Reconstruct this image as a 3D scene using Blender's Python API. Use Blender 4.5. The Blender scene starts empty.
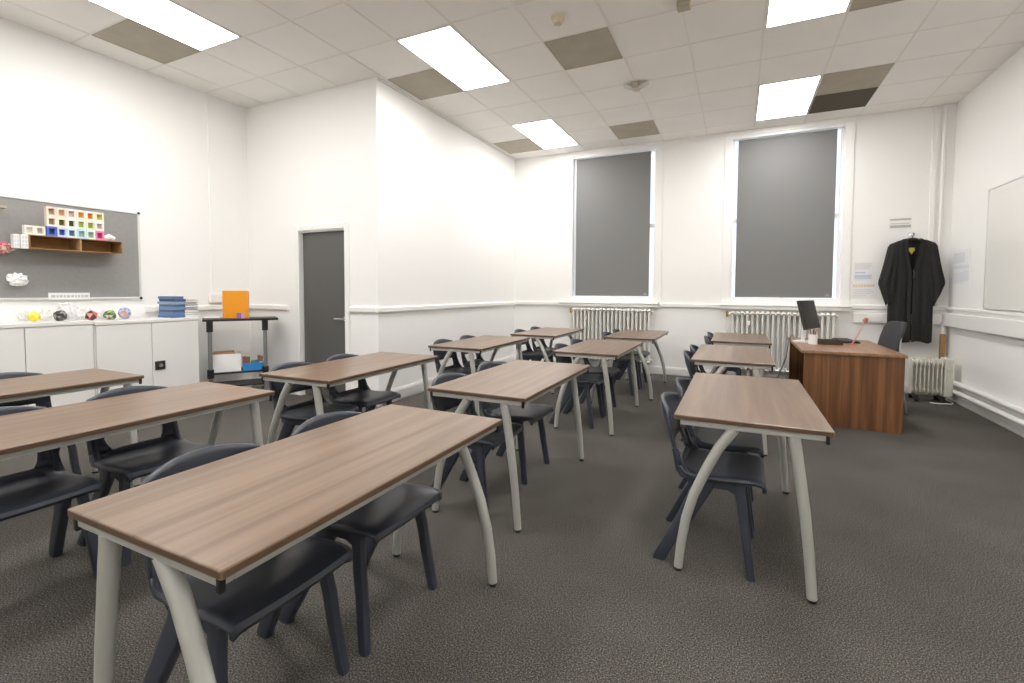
import bpy, bmesh, math, random
from mathutils import Vector, Matrix
random.seed(7)
S = bpy.context.scene
COL = S.collection
PI = math.pi

# ------------------------------------------------------------------ constants (metres; x along the window wall, y towards it)
CAM_H = 1.2641
CEIL = 3.5266
YB = 7.463            # window wall
YD = 3.989            # wall with the door
XR = 2.311            # whiteboard wall
XM = -3.512           # side of the boxed-out cupboard
XL = -5.600           # pinboard wall
YF = -2.4             # wall behind the camera
T = 0.15

# ------------------------------------------------------------------ materials
def new_mat(name):
    m = bpy.data.materials.new(name); m.use_nodes = True
    nt = m.node_tree
    return m, nt, nt.nodes['Principled BSDF']
def plain(name, col, rough=0.5, metal=0.0, spec=0.5, bump=0.0, bscale=200, var=0.0, vscale=6):
    m, nt, b = new_mat(name)
    b.inputs['Base Color'].default_value = (*col, 1)
    b.inputs['Roughness'].default_value = rough
    b.inputs['Metallic'].default_value = metal
    b.inputs['Specular IOR Level'].default_value = spec
    tc = nt.nodes.new('ShaderNodeTexCoord')
    if bump:
        n = nt.nodes.new('ShaderNodeTexNoise'); n.inputs['Scale'].default_value = bscale; n.inputs['Detail'].default_value = 3
        nt.links.new(tc.outputs['Object'], n.inputs['Vector'])
        bp = nt.nodes.new('ShaderNodeBump'); bp.inputs['Strength'].default_value = bump; bp.inputs['Distance'].default_value = 0.002
        nt.links.new(n.outputs['Fac'], bp.inputs['Height']); nt.links.new(bp.outputs['Normal'], b.inputs['Normal'])
    if var:
        n2 = nt.nodes.new('ShaderNodeTexNoise'); n2.inputs['Scale'].default_value = vscale; n2.inputs['Detail'].default_value = 4
        nt.links.new(tc.outputs['Object'], n2.inputs['Vector'])
        r = nt.nodes.new('ShaderNodeValToRGB')
        r.color_ramp.elements[0].position = .3; r.color_ramp.elements[1].position = .7
        r.color_ramp.elements[0].color = (*[c*(1-var) for c in col], 1); r.color_ramp.elements[1].color = (*[min(1, c*(1+var)) for c in col], 1)
        nt.links.new(n2.outputs['Fac'], r.inputs['Fac']); nt.links.new(r.outputs['Color'], b.inputs['Base Color'])
    return m
def emit(name, col, strength):
    m, nt, b = new_mat(name)
    b.inputs['Base Color'].default_value = (*col, 1)
    b.inputs['Emission Color'].default_value = (*col, 1)
    b.inputs['Emission Strength'].default_value = strength
    return m
def wood(name, dark, mid, light, scale, rough, spec=0.5, shift=True):
    """streaky wood-effect laminate; scale = noise scale per axis (small along the grain)"""
    m, nt, b = new_mat(name)
    N, L = nt.nodes, nt.links
    tc = N.new('ShaderNodeTexCoord'); mp = N.new('ShaderNodeMapping'); mp.inputs['Scale'].default_value = scale
    L.new(tc.outputs['Object'], mp.inputs['Vector'])
    if shift:
        oi = N.new('ShaderNodeObjectInfo'); mu = N.new('ShaderNodeMath'); mu.operation = 'MULTIPLY'; mu.inputs[1].default_value = 37.0
        L.new(oi.outputs['Random'], mu.inputs[0])
        cb = N.new('ShaderNodeCombineXYZ')
        for i in range(3): L.new(mu.outputs[0], cb.inputs[i])
        L.new(cb.outputs[0], mp.inputs['Location'])
    n = N.new('ShaderNodeTexNoise'); n.inputs['Scale'].default_value = 1.0; n.inputs['Detail'].default_value = 5; n.inputs['Roughness'].default_value = .6
    n.inputs['Distortion'].default_value = .3
    L.new(mp.outputs[0], n.inputs['Vector'])
    r = N.new('ShaderNodeValToRGB'); e = r.color_ramp.elements
    e[0].position = .28; e[0].color = (*dark, 1); e[1].position = .72; e[1].color = (*light, 1)
    k = e.new(.5); k.color = (*mid, 1)
    L.new(n.outputs['Fac'], r.inputs['Fac']); L.new(r.outputs['Color'], b.inputs['Base Color'])
    b.inputs['Roughness'].default_value = rough; b.inputs['Specular IOR Level'].default_value = spec
    return m

M = {}
M['wall'] = plain('wall_paint', (.89, .882, .862), .6, bump=.05, bscale=60)
M['gloss_white'] = plain('gloss_white_paint', (.87, .86, .835), .3)
M['frame_white'] = plain('white_window_paint', (.88, .89, .90), .35)
M['ceiling'] = plain('ceiling_tile', (.90, .875, .84), .9, bump=.12, bscale=350, var=.02, vscale=2.0)
M['grid'] = plain('ceiling_grid_bar', (.82, .79, .75), .6)
M['tan'] = plain('beige_panel', (.44, .40, .32), .8, var=.06, vscale=5)
M['hole'] = plain('tile_gap_shade', (.10, .085, .06), .9)
M['light'] = emit('light_diffuser', (1.0, .985, .965), 16.0)
M['lamp_frame'] = plain('lamp_frame_white', (.8, .8, .78), .4)
M['blind'] = plain('grey_blind_fabric', (.195, .194, .192), .75, bump=.1, bscale=500)
M['door_grey'] = plain('grey_door_paint', (.105, .102, .095), .34)
M['chrome'] = plain('brushed_metal', (.62, .62, .60), .3, metal=.9)
M['table_top'] = wood('walnut_laminate', (.128, .078, .050), (.205, .134, .090), (.270, .187, .130), (18, .8, 18), .29, .5)
M['table_edge'] = plain('walnut_edge', (.115, .068, .038), .4)
M['leg_grey'] = plain('silver_grey_paint', (.50, .50, .46), .35, metal=.15)
M['black'] = plain('black_plastic', (.012, .012, .012), .45)
M['chair'] = plain('navy_plastic', (.043, .050, .069), .37, spec=.6, bump=.06, bscale=700)
M['desk_panel'] = wood('desk_walnut_panel', (.095, .036, .013), (.185, .078, .030), (.29, .135, .055), (22, 22, .9), .4)
M['desk_top'] = wood('desk_walnut_top', (.20, .10, .05), (.28, .15, .08), (.35, .20, .11), (24, 1.0, 24), .33)
M['cabinet'] = plain('white_cabinet_metal', (.80, .79, .765), .35)
M['pin'] = plain('grey_pinboard_felt', (.30, .297, .288), .95, bump=.3, bscale=600, var=.04, vscale=40)
M['alu'] = plain('aluminium_trim', (.75, .75, .74), .35, metal=.4)
M['card'] = plain('brown_cardboard', (.36, .20, .075), .85, var=.1, vscale=15)
M['paper'] = plain('white_paper', (.85, .85, .84), .8)
M['radiator'] = plain('cream_radiator', (.80, .79, .75), .35)
M['heater'] = plain('cream_heater', (.70, .68, .60), .35)
M['brass'] = plain('aged_brass', (.40, .28, .11), .4, metal=.6)
M['brown_pipe'] = plain('brown_pipe_sleeve', (.32, .185, .075), .6, var=.1, vscale=20)
M['gown'] = plain('black_gown_cloth', (.016, .015, .014), .85, bump=.2, bscale=900)
M['whiteboard'] = plain('whiteboard_surface', (.80, .79, .755), .25)
M['fabric'] = plain('charcoal_chair_fabric', (.050, .051, .055), .9, bump=.4, bscale=800)
M['screen'] = plain('dark_screen', (.035, .033, .030), .22)
M['ink'] = plain('grey_ink', (.42, .42, .44), .8)
M['inkblue'] = plain('blue_ink', (.42, .50, .66), .8)
M['inkred'] = plain('red_ink', (.72, .38, .30), .8)
M['grey_metal'] = plain('trolley_grey_metal', (.30, .30, .29), .35, metal=.6)

# carpet: speckled loop pile
def carpet():
    m, nt, b = new_mat('speckled_carpet'); N, L = nt.nodes, nt.links
    tc = N.new('ShaderNodeTexCoord')
    n1 = N.new('ShaderNodeTexNoise'); n1.inputs['Scale'].default_value = 185; n1.inputs['Detail'].default_value = 3; n1.inputs['Roughness'].default_value = .8
    n2 = N.new('ShaderNodeTexNoise'); n2.inputs['Scale'].default_value = 2.2; n2.inputs['Detail'].default_value = 5
    L.new(tc.outputs['Object'], n1.inputs['Vector']); L.new(tc.outputs['Object'], n2.inputs['Vector'])
    r = N.new('ShaderNodeValToRGB'); e = r.color_ramp.elements
    e[0].position = .36; e[0].color = (.022, .020, .018, 1); e[1].position = .70; e[1].color = (.33, .31, .275, 1)
    k = e.new(.5); k.color = (.074, .068, .061, 1)
    L.new(n1.outputs['Fac'], r.inputs['Fac'])
    r2 = N.new('ShaderNodeValToRGB'); r2.color_ramp.elements[0].position = .3; r2.color_ramp.elements[1].position = .7
    r2.color_ramp.elements[0].color = (.86, .85, .84, 1); r2.color_ramp.elements[1].color = (1.08, 1.08, 1.08, 1)
    L.new(n2.outputs['Fac'], r2.inputs['Fac'])
    mx = N.new('ShaderNodeMix'); mx.data_type = 'RGBA'; mx.blend_type = 'MULTIPLY'; mx.inputs[0].default_value = 1
    L.new(r.outputs['Color'], mx.inputs[6]); L.new(r2.outputs['Color'], mx.inputs[7])
    L.new(mx.outputs[2], b.inputs['Base Color'])
    bp = N.new('ShaderNodeBump'); bp.inputs['Strength'].default_value = .25; bp.inputs['Distance'].default_value = .003
    L.new(n1.outputs['Fac'], bp.inputs['Height']); L.new(bp.outputs['Normal'], b.inputs['Normal'])
    b.inputs['Roughness'].default_value = .95; b.inputs['Specular IOR Level'].default_value = .15
    return m
M['carpet'] = carpet()
def glass():
    m, nt, b = new_mat('window_glass')
    b.inputs['Base Color'].default_value = (1, 1, 1, 1); b.inputs['Transmission Weight'].default_value = 1
    b.inputs['Roughness'].default_value = 0; b.inputs['IOR'].default_value = 1.05
    return m
M['glass'] = glass()

# ------------------------------------------------------------------ mesh builder
class MB:
    def __init__(s): s.v = []; s.f = []; s.mi = []; s.cur = 0
    def add(s, vs, fs, mi=None):
        b = len(s.v); s.v += [tuple(v) for v in vs]
        for f in fs: s.f.append(tuple(i+b for i in f)); s.mi.append(s.cur if mi is None else mi)
        return s
    def box(s, x0, y0, z0, x1, y1, z1, mi=None, R=None, sides=None):
        vs = [(x0,y0,z0),(x1,y0,z0),(x1,y1,z0),(x0,y1,z0),(x0,y0,z1),(x1,y0,z1),(x1,y1,z1),(x0,y1,z1)]
        if R: vs = [R @ Vector(v) for v in vs]
        fs = [(0,3,2,1),(4,5,6,7),(0,1,5,4),(1,2,6,5),(2,3,7,6),(3,0,4,7)]
        b = len(s.v); s.v += [tuple(v) for v in vs]
        for i, f in enumerate(fs):
            s.f.append(tuple(k+b for k in f))
            m = s.cur if mi is None else mi
            if sides is not None and i >= 2: m = sides
            s.mi.append(m)
        return s
    def tube(s, pts, rad, seg=12, squash=1.0, mi=None, caps=True):
        pts = [Vector(p) for p in pts]
        if not hasattr(rad, '__len__'): rad = [rad]*len(pts)
        rings = []; ref = None
        for i, p in enumerate(pts):
            d = (pts[min(i+1, len(pts)-1)] - pts[max(i-1, 0)]).normalized()
            if ref is None:
                ref = Vector((0,1,0)) if abs(d.y) < .9 else Vector((1,0,0))
            u = (ref - d*ref.dot(d)).normalized(); w = d.cross(u); ref = u
            rings.append([p + u*math.cos(2*PI*k/seg)*rad[i]*squash + w*math.sin(2*PI*k/seg)*rad[i] for k in range(seg)])
        vs = [q for r in rings for q in r]; fs = []
        for i in range(len(pts)-1):
            for k in range(seg):
                fs.append((i*seg+k, i*seg+(k+1)%seg, (i+1)*seg+(k+1)%seg, (i+1)*seg+k))
        if caps:
            fs.append(tuple(range(seg))[::-1]); n = (len(pts)-1)*seg; fs.append(tuple(n+k for k in range(seg)))
        return s.add(vs, fs, mi)
    def lathe(s, prof, c=(0,0,0), seg=24, mi=None):
        vs = []; fs = []
        for r, z in prof:
            for k in range(seg): vs.append((c[0]+r*math.cos(2*PI*k/seg), c[1]+r*math.sin(2*PI*k/seg), c[2]+z))
        for i in range(len(prof)-1):
            for k in range(seg): fs.append((i*seg+k, i*seg+(k+1)%seg, (i+1)*seg+(k+1)%seg, (i+1)*seg+k))
        fs.append(tuple(range(seg))[::-1]); n = (len(prof)-1)*seg; fs.append(tuple(n+k for k in range(seg)))
        return s.add(vs, fs, mi)
    def prism(s, poly, axis, a, b, mi=None):
        """extrude a 2D polygon along an axis; poly in the two other axes, in order"""
        def P(u, v, w): return {'x': (w,u,v), 'y': (u,w,v), 'z': (u,v,w)}[axis]
        n = len(poly); vs = [P(u,v,a) for u,v in poly] + [P(u,v,b) for u,v in poly]
        fs = [tuple(range(n)), tuple(range(n, 2*n))[::-1]] + [(i, (i+1)%n, n+(i+1)%n, n+i) for i in range(n)]
        return s.add(vs, fs, mi)
    def loft(s, secs, mi=None, caps=True):
        """secs = rings of equal point count"""
        n = len(secs[0]); vs = [p for r in secs for p in r]; fs = []
        for i in range(len(secs)-1):
            for k in range(n): fs.append((i*n+k, i*n+(k+1)%n, (i+1)*n+(k+1)%n, (i+1)*n+k))
        if caps: fs.append(tuple(range(n))[::-1]); q = (len(secs)-1)*n; fs.append(tuple(q+k for k in range(n)))
        return s.add(vs, fs, mi)
    def build(s, name, mats, parent=None, bevel=0.0, smooth=False, segs=2, solid=0.0):
        me = bpy.data.meshes.new(name); bm = bmesh.new()
        vs = [bm.verts.new(v) for v in s.v]
        for f, mi in zip(s.f, s.mi):
            try: fc = bm.faces.new([vs[i] for i in f]); fc.material_index = mi
            except ValueError: pass
        bmesh.ops.recalc_face_normals(bm, faces=bm.faces)
        if bevel:
            es = [e for e in bm.edges if len(e.link_faces) == 2 and e.calc_face_angle(0) > .6]
            bmesh.ops.bevel(bm, geom=es, offset=bevel, offset_type='OFFSET', segments=segs, profile=.5, affect='EDGES', clamp_overlap=True)
        bm.to_mesh(me); bm.free()
        if not isinstance(mats, (list, tuple)): mats = [mats]
        for m in mats: me.materials.append(m)
        o = bpy.data.objects.new(name, me); COL.objects.link(o)
        if parent: o.parent = parent
        if smooth:
            for p_ in me.polygons: p_.use_smooth = True
            try: me.set_sharp_from_angle(angle=math.radians(40))
            except Exception: pass
        if solid:
            md = o.modifiers.new('thickness', 'SOLIDIFY'); md.thickness = solid; md.offset = 0
        return o

def tag(o, label=None, cat=None, group=None, kind=None):
    if label: o['label'] = label
    if cat: o['category'] = cat
    if group: o['group'] = group
    if kind: o['kind'] = kind
    return o
def empty(name, loc=(0,0,0), rz=0, **k):
    o = bpy.data.objects.new(name, None); COL.objects.link(o); o.location = loc; o.rotation_euler = (0,0,rz)
    o.empty_display_size = .1
    return tag(o, **k)
def struct(name, mb, mat, parent=None, **k):
    o = mb.build(name, mat, parent, **k)
    if parent is None: o['kind'] = 'structure'
    return o
def copy_tree(o, parent=None):
    c = o.copy(); COL.objects.link(c)
    if parent: c.parent = parent
    for ch in list(o.children): copy_tree(ch, c)
    return c

# ------------------------------------------------------------------ room shell
struct('floor', MB().box(XL-T, YF-T, -.1, XR+T, YB+T, 0), M['carpet'])
struct('wall_west', MB().box(XL-T, YF-T, 0, XL, YD+T, CEIL+.1), M['wall'])
struct('wall_east', MB().box(XR, YF-T, 0, XR+T, YB+T, CEIL+.1), M['wall'])
struct('wall_south', MB().box(XL, YF-T, 0, XR, YF, CEIL+.1), M['wall'])
struct('wall_side', MB().box(XM-T, YD, 0, XM, YB+T, CEIL+.1), M['wall'])
# door wall with its opening
DX0, DX1, DZ = -4.69, -3.985, 1.955
w = MB(); w.box(XL, YD, 0, DX0-.03, YD+T, CEIL+.1); w.box(DX1+.03, YD, 0, XM-T, YD+T, CEIL+.1); w.box(DX0-.03, YD, DZ+.03, DX1+.03, YD+T, CEIL+.1)
struct('wall_door_side', w, M['wall'])
# window wall with two openings
WINS = [(-2.465, -1.150), (-.110, 1.215)]
WZ0, WZ1 = 1.10, 3.455
w = MB()
xs = [XM] + [v for q in WINS for v in q] + [XR]
for i in range(0, 6, 2): w.box(xs[i], YB, 0, xs[i+1], YB+T, CEIL+.1)
for a, b in WINS:
    w.box(a, YB, 0, b, YB+T, WZ0); w.box(a, YB, WZ1, b, YB+T, CEIL+.1)
struct('wall_north', w, M['wall'])

# ceiling with openings only as surface: slab, grid bars, tiles
struct('ceiling', MB().box(XL-T, YF-T, CEIL, XR+T, YB+T, CEIL+.12), M['ceiling'])
GX0, GY0, PX, PY = -1.650, 7.112, .6, .606
g = MB()
for k in range(-7, 8):
    x = GX0 + PX*k
    if XL < x < XR:
        yend = YB if x > XM else YD
        g.box(x-.0075, YF, CEIL-.003, x+.0075, yend, CEIL+.001)
for k in range(0, 17):
    y = GY0 - PY*k
    if y > YF: g.box(XM if y > YD else XL, y-.0075, CEIL-.0025, XR, y+.0075, CEIL+.001)
struct('trim_ceiling_grid', g, M['grid'])
# shadow-gap trims at the ceiling edge
g = MB(); g.box(XM, YD, CEIL-.02, XM+.022, YB, CEIL+.001)
struct('trim_1', g, M['gloss_white'])

# ceiling lights and panels
def cell(i, j, ni=1, nj=1):
    x0 = GX0 + PX*i; y1 = GY0 - PY*j
    return x0, y1 - PY*nj, x0 + PX*ni, y1
def make_light():
    root = empty('ceiling_light')
    f = MB(); hx, hy = .292, .597
    for a in ((-hx,-hy,hx,-hy+.016),(-hx,hy-.016,hx,hy),(-hx,-hy,-hx+.016,hy),(hx-.016,-hy,hx,hy)):
        f.box(a[0],a[1],-.008,a[2],a[3],0)
    f.build('light_frame', M['lamp_frame'], root)
    MB().box(-hx+.014, -hy+.014, -.006, hx-.014, hy-.014, -.001).build('diffuser', M['light'], root)
    return root
L0 = make_light()
lights = [
    (3, 0, 'bright rectangular ceiling light above the wide window and teacher desk'),
    (-2, 0, 'small-looking bright ceiling light in the corner by the narrower window'),
    (3, 4, 'bright ceiling light at the top picture edge, one bay before the wide window'),
    (-2, 4, 'long bright ceiling light beside the corner of the jutting wall'),
    (-5, 7, 'bright ceiling light above the white cupboards and pinboard'),
    (-2, 8, 'ceiling light above the camera over the middle of the room'),
    (3, 8, 'ceiling light above the camera on the whiteboard side'),
    (-5, 11, 'ceiling light behind the camera on the pinboard side'),
    (-2, 12, 'ceiling light at the back of the room in the middle'),
    (3, 12, 'ceiling light at the back of the room by the whiteboard wall'),
]
for n, (i, j, lab) in enumerate(lights):
    o = L0 if n == 0 else copy_tree(L0)
    x0, y0, x1, y1 = cell(i, j, 1, 2)
    o.location = ((x0+x1)/2, (y0+y1)/2, CEIL)
    tag(o, lab, 'light', 'recessed ceiling lights')
P0 = None
for i, j, lab in [
    (4, 1, 'beige ceiling panel next to the dark open gap near the wide window'),
    (4, 4, 'beige ceiling panel at the top picture edge beside a light'),
    (0, 0, 'beige ceiling panel just above the narrower window'),
    (0, 4, 'beige ceiling panel close to the smoke detector'),
    (-3, 4, 'beige ceiling panel touching the corner of the jutting wall'),
    (-3, 0, 'beige ceiling panel in the far corner beside the jutting wall'),
    (-6, 7, 'beige ceiling panel between pinboard wall and the light over the cupboards')]:
    if P0 is None:
        P0 = empty('ceiling_panel')
        MB().box(-.291,-.294,-.004,.291,.294,-.0005).build('panel_face', M['tan'], P0)
        f = MB()
        for a in ((-.294,-.297,.294,-.289),(-.294,.289,.294,.297),(-.294,-.297,-.286,.297),(.286,-.297,.294,.297)): f.box(a[0],a[1],-.007,a[2],a[3],0)
        f.build('panel_rim', M['tan'], P0)
        o = P0
    else: o = copy_tree(P0)
    x0, y0, x1, y1 = cell(i, j)
    o.location = ((x0+x1)/2, (y0+y1)/2, CEIL)
    tag(o, lab, 'ceiling panel', 'beige ceiling panels')
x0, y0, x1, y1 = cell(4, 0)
o = empty('ceiling_panel', ((x0+x1)/2, (y0+y1)/2, CEIL)); tag(o, 'dark open tile gap above the wide window beside a light, shade painted on a flat sheet', 'ceiling panel')
MB().box(-.292,-.294,-.004,.292,.294,-.0005).build('panel_face', M['hole'], o)  # flat sheet for the open tile gap; the shade inside is painted as colour
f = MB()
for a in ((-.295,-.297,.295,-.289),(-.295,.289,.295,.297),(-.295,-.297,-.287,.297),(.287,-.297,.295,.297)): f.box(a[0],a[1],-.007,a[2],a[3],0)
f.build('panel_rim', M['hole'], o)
# smoke detector, bent bracket, small box
o = empty('smoke_detector', (-1.392, 3.773, CEIL)); tag(o, 'round cream smoke detector on the ceiling', 'smoke detector')
MB().lathe([(.058,-.012),(.06,-.001)]).build('detector_base', plain('cream_plastic', (.80,.72,.58), .5), o, smooth=True)
MB().lathe([(.012,-.062),(.034,-.056),(.042,-.04),(.05,-.03),(.052,-.012)]).build('detector_head', plain('cream_plastic_dark', (.66,.54,.38), .5), o, smooth=True)
o = empty('ceiling_bracket', (-1.05, 5.30, CEIL)); tag(o, 'small bent white bracket hanging from the ceiling tiles', 'bracket')
b = MB(); b.prism([(0,-.075),(.13,-.02),(.13,-.012),(0,-.067),(-.13,-.012),(-.13,-.02)], 'y', -.05, .05)
b.build('bracket_arm', plain('bracket_white', (.62,.58,.52), .5), o)
MB().box(-.035,-.05,-.068,.035,.05,-.001).build('bracket_plate', plain('bracket_tan', (.58,.52,.42), .6), o)
o = MB().box(-.05,-.05,-.055,.05,.05,-.001).build('ceiling_sensor', plain('sensor_tan', (.42,.38,.28), .5), bevel=.01); o.location = (-.43, 3.99, CEIL)
tag(o, 'small tan sensor box on the ceiling at the top picture edge', 'sensor')

# skirtings and dado rails
def rail_x(name, x0, x1, y, sgn, z0, z1, d):   # along x, on a wall whose room side is sgn*y
    h = z1-z0
    prof = [(0,z0),(d*.75,z0),(d,z0+h*.18),(d,z0+h*.8),(d*.6,z1),(0,z1)]
    m = MB().prism([(y+sgn*a, b) for a, b in prof], 'x', x0, x1); return struct(name, m, M['gloss_white'])
def rail_y(name, y0, y1, x, sgn, z0, z1, d):
    h = z1-z0
    prof = [(0,z0),(d*.75,z0),(d,z0+h*.18),(d,z0+h*.8),(d*.6,z1),(0,z1)]
    m = MB().prism([(x+sgn*a, b) for a, b in prof], 'y', y0, y1); return struct(name, m, M['gloss_white'])
rail_x('baseboard_north', XM, XR, YB, -1, 0, .12, .02)
rail_y('baseboard_side', YD-.0215, YB, XM, 1, 0, .145, .022)
rail_x('baseboard_door', DX1+.10, XM, YD, -1, 0, .145, .022)
rail_x('baseboard_corner', XL, DX0-.10, YD, -1, 0, .145, .022)
rail_y('baseboard_west', YF, YD, XL, 1, 0, .145, .022)
rail_y('baseboard_east', YF, YB, XR, -1, 0, .10, .025)
rail_x('trim_2', XM, -2.66, YB, -1, 1.025, 1.093, .03)
rail_x('trim_3', -1.07, -.22, YB, -1, 1.025, 1.093, .03)
rail_x('trim_4', 1.34, XR, YB, -1, 1.045, 1.11, .03)
rail_y('trim_5', YD-.0295, YB, XM, 1, 1.018, 1.083, .03)
rail_x('trim_6', DX1+.085, XM, YD, -1, 1.018, 1.083, .03)
rail_x('trim_7', XL, DX0-.20, YD, -1, 1.018, 1.083, .03)
rail_y('trim_8', 2.8, YD, XL, 1, 1.018, 1.083, .03)
rail_y('trim_9', YF, YB, XR, -1, 1.055, 1.09, .03)
# box trunking on whiteboard wall and back wall
t = MB().box(XR-.065, YF, .865, XR, YB, 1.02); struct('trim_10', t, M['gloss_white'], bevel=.008)
t = MB().box(1.36, YB-.05, .875, XR-.065, YB, 1.0); struct('trim_11', t, M['gloss_white'], bevel=.006)
for n, z in ((12, .235), (13, .135)):
    struct('trim_%d' % n, MB().tube([(XR-.05, YF, z), (XR-.05, YB-.12, z)], .026, 12), M['gloss_white'], smooth=True)
# vertical white pipes in the corner
struct('trim_14', MB().tube([(2.20, YB-.019, 1.10), (2.20, YB-.019, CEIL)], .018, 12), M['gloss_white'], smooth=True)
struct('trim_15', MB().box(2.09, YB-.022, 1.10, 2.145, YB, CEIL), M['wall'], bevel=.006)
# brown sleeve on the lowest bit of pipe
o = empty('pipe_sleeve', (2.245, YB-.10, .46)); tag(o, 'brown pipe sleeve rising behind the oil heater in the corner', 'pipe')
MB().box(-.026,-.026,0,.026,.026,.31).build('sleeve', M['brown_pipe'], o, bevel=.012)
MB().tube([(0,0,-.46),(0,0,0)], .02, 12).build('pipe_stub', M['gloss_white'], o, smooth=True)
MB().tube([(0,0,.31),(0,0,.405)], .02, 12).build('pipe_stub', M['gloss_white'], o, smooth=True)

# door
d = empty('door_1', (0,0,0), kind='structure')
MB().box(DX0, YD+.045, .005, DX1, YD+.09, DZ-.02).build('door_leaf', M['door_grey'], d, bevel=.002)
f = MB()
f.box(DX0-.03, YD-.0, 0, DX0, YD+.13, DZ+.03); f.box(DX1, YD, 0, DX1+.03, YD+.13, DZ+.03); f.box(DX0, YD, DZ-.018, DX1, YD+.13, DZ+.03)
f.box(DX0, YD+.09, 0, DX0+.018, YD+.13, DZ); f.box(DX1-.018, YD+.09, 0, DX1, YD+.13, DZ)
f.build('door_lining', M['gloss_white'], d)
f = MB()
f.box(DX0-.065, YD-.022, 0, DX0-.002, YD, DZ+.07); f.box(DX1+.012, YD-.022, 0, DX1+.075, YD, DZ+.07); f.box(DX0-.002, YD-.022, DZ-.002, DX1+.012, YD, DZ+.07)
f.build('door_architrave', M['gloss_white'], d, bevel=.006)
h = MB(); h.tube([(DX1-.045, YD+.045, .935), (DX1-.045, YD-.005, .935), (DX1-.06, YD-.012, .935), (DX1-.16, YD-.012, .935)], .0095, 10)
h.lathe([(.026,0),(.026,.008)], (0,0,0)); 
h = MB(); h.tube([(DX1-.045, YD+.046, .935), (DX1-.045, YD+.0, .935)], .011, 10); h.tube([(DX1-.035, YD-.003, .935), (DX1-.165, YD-.003, .935)], .010, 10)
h.tube([(DX1-.045, YD+.046, .935), (DX1-.045, YD+.038, .935)], .026, 16)
h.build('door_handle', M['chrome'], d, smooth=True)

# windows with blinds
for n, (a, b) in enumerate(WINS):
    wn = empty('window_%d' % (n+1), (0,0,0), kind='structure')
    f = MB(); y0, y1 = YB+.075, YB+.125
    fw = .03
    f.box(a, y0, WZ0+.083, a+fw, y1, 3.416); f.box(b-fw, y0, WZ0+.083, b, y1, 3.416); f.box(a, YB+.004, 3.416, b, y1, WZ1); f.box(a, YB+.004, WZ0, b, y1, WZ0+.083)
    f.box(a+fw, y0, 2.25, b-fw, y1, 2.31); f.box((a+b)/2-.02, y0, WZ0+.083, (a+b)/2+.02, y1, 3.416)
    f.build('window_frame', M['frame_white'], wn)
    MB().box(a+.02, YB+.097, WZ0+.05, b-.02, YB+.103, WZ1-.02).build('window_glass', M['glass'], wn)
    c = MB()
    c.box(a-.10, YB-.014, WZ0, a, YB, WZ1+.0); c.box(b, YB-.014, WZ0, b+.10, YB, WZ1); c.box(a-.10, YB-.014, WZ1, b+.10, YB, CEIL-.002)
    c.build('window_casing', M['wall'], wn, bevel=.003)
    s = MB(); sx0, sx1 = (a-.19, b+.075) if n == 0 else (a-.115, b+.115)
    s.prism([(YB+.08, WZ0), (YB-.10, WZ0), (YB-.11, WZ0-.02), (YB-.10, WZ0-.035), (YB-.085, WZ0-.04), (YB-.085, WZ0-.075), (YB, WZ0-.08), (YB, WZ0-.02), (YB+.08, WZ0-.02)], 'x', sx0, sx1)
    s.build('window_sill', M['gloss_white'], wn)
    bx0, bx1 = ((-2.418, -1.240), (-.036, 1.132))[n]
    bl = empty('roller_blind', ((bx0+bx1)/2, YB+.035, 1.19))
    tag(bl, ['dark grey roller blind over the narrower window by the corner', 'dark grey roller blind over the window behind the teacher desk'][n], 'blind', 'grey roller blinds')
    wd = (bx1-bx0)/2
    MB().box(-wd, -.0015, .012, wd, .0015, 2.18).build('blind_fabric', M['blind'], bl)
    MB().box(-wd, -.007, 0, wd, .007, .02).build('bottom_bar', M['blind'], bl, bevel=.003)
    MB().tube([(-wd, .015, 2.195), (wd, .015, 2.195)], .022, 14).build('roller_tube', M['blind'], bl, smooth=True)
    tg = MB(); tg.tube([(wd-.055, -.0075, .045), (wd-.055, -.0095, .045)], .014, 12); tg.box(wd-.085, -.0095, .022, wd-.025, -.0075, .034)
    tg.build('fabric_mark', plain('blind_mark', (.34,.33,.32), .6), bl)

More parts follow.
